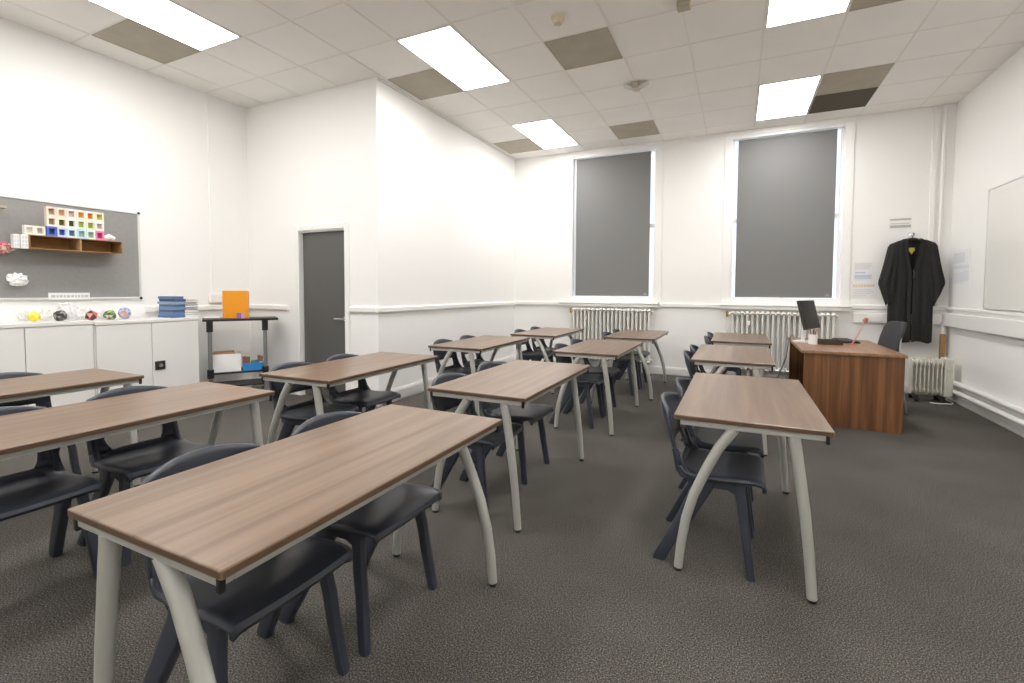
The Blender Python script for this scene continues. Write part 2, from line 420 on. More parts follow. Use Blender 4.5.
# column radiators
def radiator(name, x0, x1, z0, z1, lab):
    root = empty(name, ((x0+x1)/2, YB-.085, 0)); tag(root, lab, 'radiator', 'column radiators under the windows')
    hw = (x1-x0)/2; n = max(2, int(round((x1-x0)/.062))); 
    for k in range(n):
        x = -hw + (k+.5)*(2*hw/n)
        m = MB()
        for dy in (-.045, .0, .045):
            m.tube([(x, dy, z0+.05), (x, dy, z1-.05)], .0145, 8)
        for zc in (z0+.045, z1-.045):
            m.tube([(x, -.062, zc), (x, -.05, zc+.014*(1 if zc > .5*(z0+z1) else -1)), (x, .05, zc+.014*(1 if zc > .5*(z0+z1) else -1)), (x, .062, zc)], .0255, 8)
        m.build('column', M['radiator'], root, smooth=True)
    MB().tube([(-hw-.02,0,z1-.05),(hw+.02,0,z1-.05)], .02, 10).build('header_pipe', M['radiator'], root, smooth=True)
    MB().tube([(-hw-.02,0,z0+.05),(hw+.02,0,z0+.05)], .02, 10).build('header_pipe', M['radiator'], root, smooth=True)
    MB().tube([(-hw-.035,0,z1-.09),(-hw-.035,0,z1-.01)], .02, 10).build('valve', M['brass'], root, smooth=True)
    MB().tube([(-hw-.035,0,0.0),(-hw-.035,0,z1-.09)], .011, 8).build('feed_pipe', M['radiator'], root, smooth=True)
    for s_ in (-.5, .5):
        f = MB(); f.box(hw*s_*1.2-.02, -.06, 0, hw*s_*1.2+.02, .06, z0+.03); f.build('foot', M['radiator'], root, bevel=.008)
    for s_ in (-.62, .45):
        f = MB(); f.box(hw*s_-.018, -.078, z1-.20, hw*s_+.018, -.06, z1-.14); f.build('clamp', M['gloss_white'], root, bevel=.006)
radiator('radiator', -2.42, -1.17, .16, 1.005, 'cream column radiator under the narrower window')
radiator('radiator', -.09, 1.17, .16, 1.00, 'cream column radiator under the window behind the teacher desk')

# ------------------------------------------------------------------ school tables
def make_table():
    root = empty('school_table')
    m = MB(); m.box(-.301,-.609,.697,.301,.609,.718, mi=0, sides=1)
    m.build('tabletop', [M['table_top'], M['table_edge']], root, bevel=.004, segs=2)
    f = MB(); a, b = .281, .599
    f.box(-a,-b,.673,a,-b+.03,.6965); f.box(-a,b-.03,.673,a,b,.6965); f.box(-a,-b+.03,.673,-a+.03,b-.03,.6965); f.box(a-.03,-b+.03,.673,a,b-.03,.6965)
    f.build('table_frame', M['leg_grey'], root, bevel=.003)
    for sx in (-1, 1):
        for sy in (-1, 1):
            MB().box(sx*(a-.001)-.007, sy*(b-.003)-.007, .662, sx*(a-.001)+.007, sy*(b-.003)+.007, .6965).build('corner_cap', M['black'], root, bevel=.003)
    bow = [(-.055,.675),(-.085,.63),(-.113,.587),(-.166,.474),(-.212,.36),(-.243,.246),(-.262,.125),(-.272,.014)]
    stg = [(.165,.675),(.178,.60),(.193,.50),(.213,.36),(.231,.20),(.247,.014)]
    for sy in (-1, 1):
        for pts in (bow, stg):
            n = len(pts)
            rad = [.0235 - .0045*i/(n-1) for i in range(n)]
            lg = MB().tube([(x, sy*.578, z) for x, z in pts], rad, 16).build('leg', M['leg_grey'], root, smooth=True)
            x, z = pts[-1]
            MB().lathe([(.015,0),(.017,.004),(.017,.016)], (x, sy*.578, 0), 14).build('rubber_foot', M['black'], lg, smooth=True)
    return root
TB = [  # cx, cy, rz(deg), bow on +x?, label, key
    (-1.192, 1.172, 0, 1, 'brown wood-effect table first in the middle line, the biggest one in view', 'the biggest table, first in the middle line'),
    (-1.266, 2.785, .5, 0, 'brown wood-effect table second in the middle line towards the windows', 'the second table of the middle line'),
    (-1.214, 4.645, 0, 0, 'brown wood-effect table third in the middle line towards the windows', 'the third table of the middle line'),
    (-1.150, 6.20, 0, 1, 'brown wood-effect table last in the middle line, before the narrower window radiator', 'the last table of the middle line'),
    (.056, 2.80, 0, 0, 'brown wood-effect table standing alone on open carpet, first in line with teacher desk side', 'the table standing on open carpet'),
    (-.029, 4.67, 0, 0, 'brown wood-effect table beside the teacher desk, between the carpet one and radiator', 'the table beside the teacher desk'),
    (.042, 6.32, 0, 0, 'brown wood-effect table against the radiator behind the teacher desk line', 'the table against the wide radiator'),
    (-2.545, 1.125, 0, 0, 'brown wood-effect table cut by the picture edge, first in the door-side line', 'the cut-off table of the door-side line'),
    (-2.528, 2.67, 2, 0, 'brown wood-effect table standing in front of the grey door', 'the table before the grey door'),
    (-2.476, 4.47, 1.5, 0, 'brown wood-effect table midway along the jutting side wall', 'the table midway along the jutting wall'),
    (-2.300, 6.01, 0, 1, 'brown wood-effect table in the corner where jutting wall meets window wall', 'the table in the window wall corner'),
    (-3.690, 1.075, 0, 0, 'brown wood-effect table alongside the white cupboards, cut by the picture edge', 'the table alongside the white cupboards'),
]
T0 = None
for cx, cy, rz, flip, lab, key in TB:
    if T0 is None: T0 = make_table(); o = T0
    else: o = copy_tree(T0)
    o.location = (cx, cy, 0); o.rotation_euler = (0, 0, math.radians(rz) + (PI if flip else 0))
    tag(o, lab, 'table', 'school tables')

# ------------------------------------------------------------------ school chairs (face +x)
PROF = [  # x, z, half width : from front lip, over the seat, up the back
    (.222,.402,.196),(.228,.412,.199),(.224,.426,.202),(.205,.434,.205),(.160,.436,.208),(.100,.432,.210),(.040,.427,.210),(-.020,.425,.209),
    (-.070,.428,.207),(-.102,.438,.205),(-.120,.458,.203),(-.130,.482,.202),(-.139,.510,.201),(-.146,.535,.201),(-.153,.568,.202),(-.161,.605,.203),
    (-.168,.642,.203),(-.174,.676,.200),(-.178,.700,.192),(-.181,.715,.176)]
SEAT_END = 10; HOLE0, HOLE1 = 10, 13
NU = 24
def chair_pt(i, u):
    x, z, hw = PROF[i]
    y = u*hw
    t = max(0, min(1, (z-.44)/.25)); back = t*t*(3-2*t)*(1 if i >= 8 else 0)
    x -= .050*(1-u*u)*back + .02*(1-u*u)*(1 if i >= 9 else 0)*(1-back)*.6
    if i >= 15: z += .030*(1-u*u)*(i-14)/5
    if i <= 9:
        z -= .010*(1-u*u)*(1 if i > 1 else .4)
        if abs(u) > .86: z -= .010*((abs(u)-.86)/.14)**2
    return (x, y, z)
def hole_u(i):   # half width (in u) of the opening between seat and backrest
    return {10: .55, 11: .62, 12: .66, 13: .66}.get(i, .6)
def chair_us(i):
    if i < 8: k = .6
    else: k = hole_u(i)
    nin = NU//2 - 4
    us = []
    for j in range(NU+1):
        if j <= 4: us.append(-1 + (1-k)*j/4)
        elif j >= NU-4: us.append(k + (1-k)*(j-(NU-4))/4)
        else: us.append(-k + 2*k*(j-4)/(NU-8))
    return us
def shell(i0, i1, hole):
    m = MB(); idx = {}
    rows = list(range(i0, i1+1))
    for i in rows:
        for j, u in enumerate(chair_us(i)):
            idx[i, j] = len(m.v); m.v.append(chair_pt(i, u))
    for i in rows[:-1]:
        for j in range(NU):
            if hole and HOLE0 <= i < HOLE1 and 4 <= j < NU-4: continue
            m.f.append((idx[i,j], idx[i,j+1], idx[i+1,j+1], idx[i+1,j])); m.mi.append(0)
    # drop unused vertices
    used = sorted({k for f in m.f for k in f}); mp = {k: n for n, k in enumerate(used)}
    m.v = [m.v[k] for k in used]; m.f = [tuple(mp[k] for k in f) for f in m.f]
    return m
def rbox(c, ax, ay, r=.45):
    """rounded rectangular ring in the xy plane"""
    x, y, z = c; out = []
    for sx, sy in ((1,1),(-1,1),(-1,-1),(1,-1)):
        for a in ((0,.5,1) if sx*sy > 0 else (1,.5,0)):
            an = a*PI/2
            out.append((x + sx*(ax*(1-r) + ax*r*math.cos(an)), y + sy*(ay*(1-r) + ay*r*math.sin(an)), z))
    return out
def make_chair():
    root = empty('school_chair')
    shell(0, SEAT_END, False).build('seat', M['chair'], root, smooth=True, solid=.014)
    shell(SEAT_END, len(PROF)-1, True).build('backrest', M['chair'], root, smooth=True, solid=.016)
    for sy in (-1, 1):
        y0, y1 = sy*.172, sy*.203
        front = [((.120,y0,.418),.032,.016),((.132,y0*1.01,.36),.022,.0165),((.146,(y0*1.6+y1)/2.6,.27),.0205,.017),((.158,(y0+y1)/2,.18),.0195,.017),((.182,y1,.012),.018,.017),((.183,y1,0),.016,.015)]
        MB().loft([rbox(c, a, b) for c, a, b in front]).build('leg', M['chair'], root, smooth=True)
        rear = [((-.005,y0,.418),.055,.018),((-.028,y0*1.01,.36),.046,.019),((-.085,(y0+y1)/2*.99,.24),.037,.020),((-.148,(y0+y1)/2*1.03,.12),.032,.020),((-.205,y1,.012),.029,.020),((-.206,y1,0),.027,.018)]
        MB().loft([rbox(c, a, b) for c, a, b in rear]).build('leg', M['chair'], root, smooth=True)
        s_ = MB(); s_.prism([(-.085,.419),(.140,.421),(.158,.405),(.128,.35),(.08,.372),(.02,.37),(-.05,.345),(-.09,.38)], 'y', sy*.172-.014, sy*.172+.014)
        s_.build('side_rail', M['chair'], root, bevel=.004)
        p_ = MB(); ring = []
        # stout foot of the back upright, blending the seat side into the backrest
        secs = [((-.070,sy*.186,.405),.050,.016),((-.105,sy*.186,.430),.034,.016),((-.128,sy*.185,.470),.021,.014),((-.146,sy*.183,.53),.015,.012)]
        MB().loft([rbox(c, a, b) for c, a, b in secs]).build('back_upright', M['chair'], root, smooth=True)
    MB().box(.100,-.165,.372,.128,.165,.405).build('cross_rail', M['chair'], root, bevel=.006)
    return root
CH = {0: [(-1.335,.925),(-1.325,1.42)], 1: [(-1.415,2.458),(-1.415,2.99)], 2: [(-1.37,4.40),(-1.37,4.90)], 3: [(-1.305,5.98),(-1.305,6.50)],
      4: [(-.099,2.485),(-.086,2.97)], 5: [(-.18,4.40),(-.175,4.92)], 6: [(-.11,6.02),(-.105,6.58)],
      7: [(-2.69,.845),(-2.69,1.355)], 8: [(-2.662,2.352),(-2.678,2.84)], 9: [(-2.63,4.21),(-2.63,4.72)], 10: [(-2.455,5.80),(-2.455,6.34)],
      11: [(-3.85,1.25)]}
C0 = None; rnd = random.Random(3)
for k, lst in CH.items():
    for q, (x, y) in enumerate(lst):
        if C0 is None: C0 = make_chair(); o = C0
        else: o = copy_tree(C0)
        o.location = (x, y, 0); o.rotation_euler = (0, 0, math.radians(rnd.uniform(-1.5, 1.5)))
        end = 'window end' if q == 1 or k == 11 else 'camera end'
        tag(o, 'navy plastic chair at the %s of %s' % (end, TB[k][5]), 'chair', 'navy school chairs')

# ------------------------------------------------------------------ teacher's desk and what stands on it
dk = empty('teacher_desk', (.965, 5.965, 0)); tag(dk, 'walnut teacher desk with solid panels in front of the radiator', 'desk')
MB().box(-.40,-.72,.684,.405,.72,.711).build('desktop', M['desk_top'], dk, bevel=.003)
MB().box(-.375,-.700,.0,.392,-.675,.684).build('end_panel', M['desk_panel'], dk, bevel=.002)
MB().box(-.375,.675,.0,.392,.700,.684).build('end_panel', M['desk_panel'], dk, bevel=.002)
MB().box(-.12,-.674,.03,-.10,.674,.684).build('modesty_panel', M['desk_panel'], dk, bevel=.002)
DT = .711
mo = empty('computer_monitor', (.715, 6.12, DT), math.radians(-23)); tag(mo, 'black flat computer monitor tilted back on the teacher desk', 'monitor')
tilt = Matrix.Translation((0,0,.30)) @ Matrix.Rotation(math.radians(-14), 4, 'Y') 
MB().box(-.012,-.245,-.155,.016,.245,.165, R=tilt).build('screen', M['screen'], mo, bevel=.004)
MB().box(-.045,-.11,-.08,-.012,.11,.09, R=tilt).build('screen_back', M['black'], mo, bevel=.01)
MB().tube([(-.05,0,.012),(-.04,0,.26)], .02, 10).build('stand_neck', M['gloss_white'], mo, smooth=True)
MB().box(-.13,-.11,0,.07,.11,.014).build('stand_base', M['gloss_white'], mo, bevel=.004)
cup = empty('pen_cup', (.735, 5.90, DT)); tag(cup, 'white cup with red pens below the computer monitor', 'cup')
MB().lathe([(.036,0),(.041,.002),(.044,.105),(.041,.105),(.038,.01)], seg=20).build('cup_body', M['paper'], cup, smooth=True)
for q, (dx, dy, c) in enumerate(((-.012,.01,(.35,.05,.03)),(.014,-.006,(.30,.06,.03)),(.0,-.016,(.10,.03,.02)))):
    MB().tube([(dx*.5,dy*.5,.012),(dx*2,dy*2,.16)], .0045, 8).build('pen', plain('pen_colour_%d' % q, c, .5), cup, smooth=True)
tr = empty('desk_tray', (.895, 5.98, DT), math.radians(8)); tag(tr, 'low brown box lying on the teacher desk beside the cup', 'tray')
m = MB(); m.box(-.105,-.07,0,.105,.07,.008); m.box(-.105,-.07,.008,.105,-.062,.05); m.box(-.105,.062,.008,.105,.07,.05); m.box(-.105,-.062,.008,-.097,.062,.05); m.box(.097,-.062,.008,.105,.062,.05)
m.build('tray_body', plain('dark_brown_tray', (.055,.034,.018), .5), tr, bevel=.002)
MB().box(-.095,-.06,.008,.095,.06,.032).build('tray_contents', plain('tray_brown', (.12,.075,.04), .7), tr)
ke = empty('keyboard', (1.11, 6.40, DT), math.radians(5)); tag(ke, 'black keyboard at the far side of the teacher desk', 'keyboard')
MB().box(-.08,-.21,0,.08,.21,.018).build('keyboard_body', M['black'], ke, bevel=.004)
m = MB()
for r_ in range(5):
    for c_ in range(14): m.box(-.07+r_*.028, -.20+c_*.0286, .018, -.07+r_*.028+.023, -.20+c_*.0286+.024, .024)
m.build('keys', plain('key_grey', (.03,.03,.03), .5), ke)
rd = empty('desk_lamp', (1.105, 6.03, DT)); tag(rd, 'thin red angled lamp arm with round head on the teacher desk', 'lamp')
MB().lathe([(.04,0),(.04,.008),(.008,.014)], seg=20).build('lamp_base', plain('lamp_red', (.55,.16,.11), .45), rd, smooth=True)
MB().tube([(0,0,.012),(.055,.02,.12),(.115,.04,.265)], .0065, 8).build('lamp_arm', plain('lamp_pink', (.62,.30,.24), .45), rd, smooth=True)
MB().tube([(.108,.04,.245),(.125,.044,.285)], [.024,.017], 12).build('lamp_head', plain('lamp_dark_red', (.42,.13,.09), .45), rd, smooth=True)
cb = MB().tube([(.60,6.30,.725),(.585,6.32,.78),(.575,6.32,.76),(.55,6.33,.70),(.53,6.35,.50),(.47,6.6,.22),(.42,6.9,.06),(.40,7.2,.012)], .006, 8).build('monitor_cable', plain('grey_cable', (.25,.24,.23), .5), smooth=True)
tag(cb, 'thin cable dropping from the teacher desk edge towards the radiator', 'cable')

# teacher's chair
tc = empty('office_chair', (1.315, 6.36, 0), math.radians(190)); tag(tc, 'charcoal upholstered chair with thin metal legs behind the teacher desk', 'chair')
m = MB(); secs = []
for z, hw, x in ((.50,.17,-.17),(.56,.20,-.185),(.66,.215,-.20),(.78,.215,-.225),(.88,.205,-.25),(.93,.18,-.262),(.95,.13,-.268)):
    ring = []
    for k in range(20):
        a = 2*PI*k/20
        yy = hw*math.copysign(abs(math.cos(a))**.7, math.cos(a)); xx = .028*math.copysign(abs(math.sin(a))**.8, math.sin(a)) - .05*(1-(yy/.215)**2) + .03
        ring.append((x+xx, yy, z))
    secs.append(ring)
m.loft(secs); m.build('backrest', M['fabric'], tc, smooth=True)
m = MB(); m.box(-.20,-.22,.42,.22,.22,.475); m.build('seat', M['fabric'], tc, bevel=.02)
for sy in (-1, 1):
    MB().tube([(-.205,sy*.20,.80),(-.185,sy*.225,.50),(-.20,sy*.23,.42),(-.27,sy*.23,.0)], .0095, 8).build('leg', M['chrome'], tc, smooth=True)
    MB().tube([(-.19,sy*.22,.415),(.18,sy*.22,.415),(.21,sy*.22,.39),(.24,sy*.23,.0)], .0095, 8).build('leg', M['chrome'], tc, smooth=True)

# oil-filled heater in the corner
ht = empty('oil_heater', (2.045, 7.06, 0)); tag(ht, 'cream oil-filled heater on small wheels in the corner under the gown', 'heater')
for k in range(8):
    x = -.172 + k*.0385
    prof = []
    for a, b in ((-.07,.10),(-.075,.14),(-.06,.16),(-.06,.40),(-.075,.42),(-.07,.47),(-.04,.495),(.04,.495),(.07,.47),(.075,.42),(.06,.40),(.06,.16),(.075,.14),(.07,.10),(.04,.075),(-.04,.075)): prof.append((a,b))
    MB().prism(prof, 'x', x-.007, x+.007).build('fin', M['heater'], ht, bevel=.004)
MB().tube([(-.18,0,.12),(.12,0,.12)], .028, 10).build('oil_pipe', M['heater'], ht, smooth=True)
MB().tube([(-.18,0,.45),(.12,0,.45)], .028, 10).build('oil_pipe', M['heater'], ht, smooth=True)
cx_ = MB().box(.118,-.085,.07,.195,.085,.515).build('control_box', M['heater'], ht, bevel=.012)
MB().tube([(.157,-.085,.40),(.157,-.10,.40)], .02, 14).build('control_knob', M['heater'], cx_, smooth=True)
for x in (-.14, .10):
    MB().box(x-.015,-.12,.045,x+.015,.12,.075).build('foot_bar', M['black'], ht, bevel=.005)
    for y in (-.11, .11): MB().tube([(x-.016,y,.024),(x+.016,y,.024)], .024, 12).build('wheel', M['black'], ht, smooth=True)
lead = MB().tube([(2.02,6.91,.008),(2.05,6.885,.008),(2.10,6.88,.008),(2.14,6.90,.008),(2.22,6.915,.008),(2.25,7.0,.008),(2.25,7.2,.008)], .006, 8).build('heater_lead', M['paper'], smooth=True)
tag(lead, 'white power lead lying on carpet before the oil heater', 'cable')

# black gown on a hanger
HG = (1.915, YB-.115)
hk = empty('coat_hanger', (HG[0], HG[1], 1.815)); tag(hk, 'black coat hanger holding the gown on the wall', 'hanger')
m = MB(); m.tube([(-.165,0,.03),(-.12,0,.065),(-.04,0,.098),(0,0,.104),(.04,0,.098),(.12,0,.065),(.165,0,.03)], [.012,.014,.018,.02,.018,.014,.012], 10)
m.build('hanger_bar', M['black'], hk, smooth=True)
m = MB(); m.tube([(0,0,.10),(0,0,.14),(.012,0,.155),(.02,0.01,.168),(.012,.03,.18),(-.005,.05,.18)], .005, 8); m.build('hook', M['black'], hk, smooth=True)
pk = empty('wall_peg', (HG[0], YB, 2.0)); tag(pk, 'small white peg on the wall holding the coat hanger', 'peg')
MB().box(-.03,-.012,-.05,.03,0,.03).build('peg_plate', M['gloss_white'], pk, bevel=.004)
MB().tube([(0,-.01,-.02),(0,-.075,-.02),(0,-.085,0)], .007, 8).build('peg_arm', M['gloss_white'], pk, smooth=True)
gw = empty('academic_gown', (HG[0], HG[1], 0)); tag(gw, 'long black academic gown with wide sleeves hanging on the wall', 'gown')
def lerp(tab, z):
    for (z0, a), (z1, b) in zip(tab, tab[1:]):
        if z <= z1: t = max(0, (z-z0)/(z1-z0)); return a + (b-a)*t
    return tab[-1][1]
HW = [(.66,.215),(.9,.216),(1.2,.214),(1.5,.205),(1.75,.195),(1.84,.19),(1.885,.17),(1.925,.085)]
DP = [(.66,.062),(1.2,.055),(1.6,.050),(1.8,.045),(1.885,.032),(1.925,.028)]
OP = [(.66,.02),(1.48,.02),(1.52,.06),(1.65,.22),(1.80,.40),(1.925,.75)]   # half opening angle at the front
m = MB(); nz, na = 46, 72; idx = []
for iz in range(nz+1):
    z = .662 + (1.925-.662)*iz/nz
    hw, dp, op = lerp(HW, z), lerp(DP, z), lerp(OP, z)
    row = []
    for ia in range(na+1):
        a = op + (2*PI-2*op)*ia/na          # 0 = front centre (-y)
        fold = (1 + .9*max(0, min(1, (1.85-z)/.8)))
        r = 1 + .13*fold*math.sin(a*9+.6+.25*math.sin(z*4)) + .06*fold*math.sin(a*19+z*1.1)
        x = hw*math.sin(a)*(1+.01*math.sin(a*11)); y = -dp*math.copysign(abs(math.cos(a))**.6, math.cos(a))*r
        zz = z + (.012*math.sin(a*5) if iz == 0 else 0) - (.02*(x/.2)**2 if z > 1.8 else 0)
        row.append(len(m.v)); m.v.append((x, y, zz))
    idx.append(row)
for iz in range(nz):
    for ia in range(na): m.f.append((idx[iz][ia], idx[iz][ia+1], idx[iz+1][ia+1], idx[iz+1][ia])); m.mi.append(0)
m.build('gown_body', M['gown'], gw, smooth=True, solid=.006)
for s_ in (-1, 1):
    m = MB(); secs = []
    outl = ((1.905,.09,.165,.020),(1.885,.09,.215,.030),(1.85,.10,.238,.040),(1.75,.11,.252,.048),(1.62,.12,.275,.054),(1.50,.13,.300,.058),(1.42,.14,.318,.060),(1.37,.145,.322,.060),(1.31,.15,.302,.058),(1.24,.16,.280,.054),(1.17,.17,.252,.048),(1.12,.18,.235,.040))
    for z, xi, xo, dp_ in outl:
        ring = []; cxm, rx = (xi+xo)/2, (xo-xi)/2
        for k in range(32):
            a = 2*PI*k/32
            w_ = 1 + .22*math.sin(a*7+z*3)*min(1, (1.92-z)/.25)
            ring.append((s_*(cxm + rx*math.cos(a)), dp_*math.sin(a)*w_, z - .02*math.sin(a*3)*(1 if z < 1.2 else 0) - .05*max(0, math.cos(a))*(1 if z > 1.8 else 0)*.4))
        secs.append(ring)
    m.loft(secs, caps=False)
    m.build('sleeve', M['gown'], gw, smooth=True, solid=.005)
    m = MB(); m.prism([(s_*.008,.70),(s_*.045,.70),(s_*.045,1.50),(s_*.075,1.68),(s_*.100,1.885),(s_*.065,1.90),(s_*.045,1.70),(s_*.008,1.52)], 'y', -.070, -.056)
    m.build('neck_facing', M['gown'], gw, bevel=.004)
m = MB().box(-.028,.012,1.775,.028,.016,1.815); m.prism([(-.022,1.775),(.022,1.775),(0,1.735)], 'y', .012, .016)
m.build('collar_label', plain('yellow_green_label', (.55,.52,.10), .7), gw)
MB().tube([(0,-.07,1.54),(.012,-.075,1.50),(.006,-.075,1.44)], .003, 6).build('neck_cord', plain('grey_cord', (.12,.12,.12), .7), gw)

# whiteboard on the whiteboard wall
wb = empty('whiteboard', (XR, 5.25, 1.10)); tag(wb, 'large whiteboard with slim metal frame cut by the picture edge', 'whiteboard')
MB().box(-.018,-1.23,.012,-.003,1.23,1.21).build('board_face', M['whiteboard'], wb)
f = MB(); f.box(-.024,-1.245,0,-.001,1.245,.014); f.box(-.024,-1.245,1.208,-.001,1.245,1.222); f.box(-.024,-1.245,.014,-.001,-1.231,1.208); f.box(-.024,1.231,.014,-.001,1.245,1.208)
f.build('board_frame', M['alu'], wb, bevel=.002)

# notices
def notice(name, label, wall, u, z0, u1, z1, rows, hdr=None):
    """paper sheet on the window wall ('n') or whiteboard wall ('e') with illegible lines of print"""
    o = empty(name, (u, YB, z0) if wall == 'n' else (XR, u, z0), 0 if wall == 'n' else PI/2); 
    if wall == 'e': o.rotation_euler = (0,0,-PI/2)
    tag(o, label, 'notice')
    W, H = u1-u, z1-z0
    sg = 1
    MB().box(0,-.004,0,W,-.0005,H).build('sheet', M['paper'], o)
    for mat, lines in rows:
        m = MB()
        for (a, b, c, d) in lines: m.box(W*a, -.0055, H*b, W*c, -.0042, H*d)
        m.build('print', mat, o)
    return o
rr = random.Random(5)
def textlines(z0, z1, n, a=.08, c=.92):
    out = []
    for k in range(n):
        z = z0 + (z1-z0)*k/n
        out.append((a, z, a+(c-a)*rr.uniform(.6, 1), z+(z1-z0)/n*.45))
    return out
notice('wall_notice', 'white notice with grey and blue print beside the wide window', 'n', 1.345, 1.42, 1.565, 1.66,
       [(plain('pale_grey_ink', (.62,.62,.64), .8), textlines(.60,.95,6)), (plain('pale_blue_ink', (.55,.60,.72), .8), [(.1,.08,.9,.3),(.1,.38,.6,.46)])])
notice('wall_notice', 'white notice with a line of red print above the desk socket trunking', 'n', 1.335, 1.20, 1.60, 1.395,
       [(plain('pale_red_ink', (.78,.58,.50), .8), [(.06+.11*k, .70, .06+.11*k+.085, .86) for k in range(8)]), (plain('pale_grey_ink2', (.66,.66,.67), .8), textlines(.1,.6,4))])
notice('wall_notice', 'white notice with two grey bars above the hanging gown', 'n', 1.695, 2.035, 1.935, 2.22,
       [(plain('olive_grey_ink', (.46,.44,.38), .8), [(.08,.72,.95,.84),(.08,.22,.95,.40)]), (plain('pale_grey_ink3', (.60,.59,.56), .8), [(.1,.46,.9,.54)])])
notice('wall_notice', 'faint white poster between the gown and the whiteboard', 'e', 7.36, 1.36, 7.36+.46, 1.76,
       [(plain('faint_ink', (.74,.74,.77), .8), [(.05,.06,.62,.36),(.66,.1,.95,.4),(.05,.45,.95,.55),(.05,.62,.7,.92)])])

# double socket on back-wall trunking
sk = empty('power_socket', (1.585, YB-.05, .94)); tag(sk, 'white double power socket on trunking beside the gown', 'socket')
MB().box(-.073,-.012,-.043,.073,0,.043).build('socket_plate', M['gloss_white'], sk, bevel=.003)
for x in (-.035, .035):
    MB().box(x-.012,-.015,.012,x+.012,-.0115,.03).build('switch_rocker', M['paper'], sk, bevel=.002)

# ------------------------------------------------------------------ pinboard wall
pb = empty('pinboard', (XL, 1.61, 1.172)); tag(pb, 'grey felt pinboard with aluminium frame above the white cupboards', 'pinboard')
y0, y1 = -1.18, 1.145; H_ = .87
MB().box(.002,y0,0.01,.016,y1,H_-.01).build('felt', M['pin'], pb)
f = MB(); f.box(.001,y0-.015,-.008,.024,y1+.015,.012); f.box(.001,y0-.015,H_-.012,.024,y1+.015,H_+.008); f.box(.001,y0-.015,.012,.024,y0+.005,H_-.012); f.box(.001,y1-.005,.012,.024,y1+.015,H_-.012)
f.build('board_frame', M['alu'], pb, bevel=.003)
for yy in (y0-.005, y1+.005):
    for zz in (.0, H_): MB().tube([(.018,yy,zz),(.030,yy,zz)], .013, 12).build('corner_plug', M['black'], pb)
# strip notice on the lower frame
o = empty('label_strip', (XL+.026, 2.03, 1.166)); tag(o, 'white paper strip with a line of print on the lower pinboard frame', 'notice')
MB().box(0,0,0,.003,.30,.062).build('sheet', M['paper'], o)
m = MB(); yy = .02
while yy < .27:
    w_ = rr.uniform(.012,.03); m.box(.003,yy,.018,.0045,yy+w_,.04); yy += w_+.008
m.build('print', plain('strip_ink', (.55,.55,.55), .8), o)

# cardboard display shelf
cs = empty('cardboard_shelf', (XL+.0165, 2.18, 1.605)); tag(cs, 'open brown cardboard box shelf fixed on the pinboard', 'shelf')
m = MB(); D_ = .20; Y0, Y1 = -.325, .34; Z1 = .115
m.box(0,Y0,Z1-.006,D_,Y1,Z1); m.box(0,Y0,0,.005,Y1,Z1-.006); m.box(.005,Y0,0,D_,Y0+.006,Z1-.006); m.box(.005,Y1-.006,0,D_,Y1,Z1-.006); m.box(.005,Y0+.006,0,D_,Y1-.006,.005)
m.build('shelf_body', M['card'], cs)
MB().box(.005,.018,.005,D_,.024,Z1-.006).build('divider', plain('light_card', (.55,.38,.20), .85), cs)
# white card blocks beside it
for q, (yy, w_, lab) in enumerate(((1.8535-.0495, .049, 'white card block touching the end of the cardboard shelf'), (1.762, .036, 'thin white card block at the outer end beside another card block'))):
    o = MB().box(.13,0,0,.19,w_,.115).build('card_block', M['paper'], bevel=.003); o.location = (XL+.017, yy, 1.600)
    tag(o, lab, 'card block')
    mm = MB()
    for r_ in range(3):
        for c_ in range(2): mm.box(.19, w_*(.12+.45*c_), .015+r_*.033, .1915, w_*(.12+.45*c_)+w_*.33, .015+r_*.033+.024)
    mm.build('window_print', plain('card_grey_%d' % q, (.70,.70,.70), .8), o)
# paper cubes with cut-out windows
def make_cube(w_, h_, col, inner, d=.045):
    k = len(bpy.data.materials)
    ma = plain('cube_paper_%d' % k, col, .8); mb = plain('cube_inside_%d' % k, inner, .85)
    root = empty('paper_cube')
    m = MB(); t = w_*.2; tz = h_*.2
    m.box(-d/2,-w_/2,0,d/2,-w_/2+t,h_); m.box(-d/2,w_/2-t,0,d/2,w_/2,h_); m.box(-d/2,-w_/2+t,0,d/2,w_/2-t,tz); m.box(-d/2,-w_/2+t,h_-tz,d/2,w_/2-t,h_)
    m.build('cube_shell', ma, root)
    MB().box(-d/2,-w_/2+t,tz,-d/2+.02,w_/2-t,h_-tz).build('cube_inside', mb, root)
    return root
cream = (.82,.74,.62); white = (.84,.84,.80); pale = (.85,.78,.66); pinkish = (.82,.66,.58)
CUBES = [
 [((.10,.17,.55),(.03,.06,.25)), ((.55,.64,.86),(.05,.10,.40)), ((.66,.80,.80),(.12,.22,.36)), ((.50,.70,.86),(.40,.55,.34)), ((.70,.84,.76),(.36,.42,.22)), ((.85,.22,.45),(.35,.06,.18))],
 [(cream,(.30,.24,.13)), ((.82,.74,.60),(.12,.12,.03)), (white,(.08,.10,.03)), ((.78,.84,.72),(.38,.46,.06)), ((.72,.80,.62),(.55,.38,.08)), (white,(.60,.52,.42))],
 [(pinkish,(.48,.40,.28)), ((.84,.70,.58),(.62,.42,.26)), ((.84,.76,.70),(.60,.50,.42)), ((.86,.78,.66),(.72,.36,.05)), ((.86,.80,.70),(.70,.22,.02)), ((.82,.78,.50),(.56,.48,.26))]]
cn = [['dark blue','pale blue','pale teal','sky blue','pale green','bright pink'],['cream','cream','white','pale green','yellow-green','white'],['pale pink','peach','cream','cream','cream','pale yellow']]
tier = ['bottom', 'middle', 'top']; place = ['first','second','third','fourth','fifth','sixth']
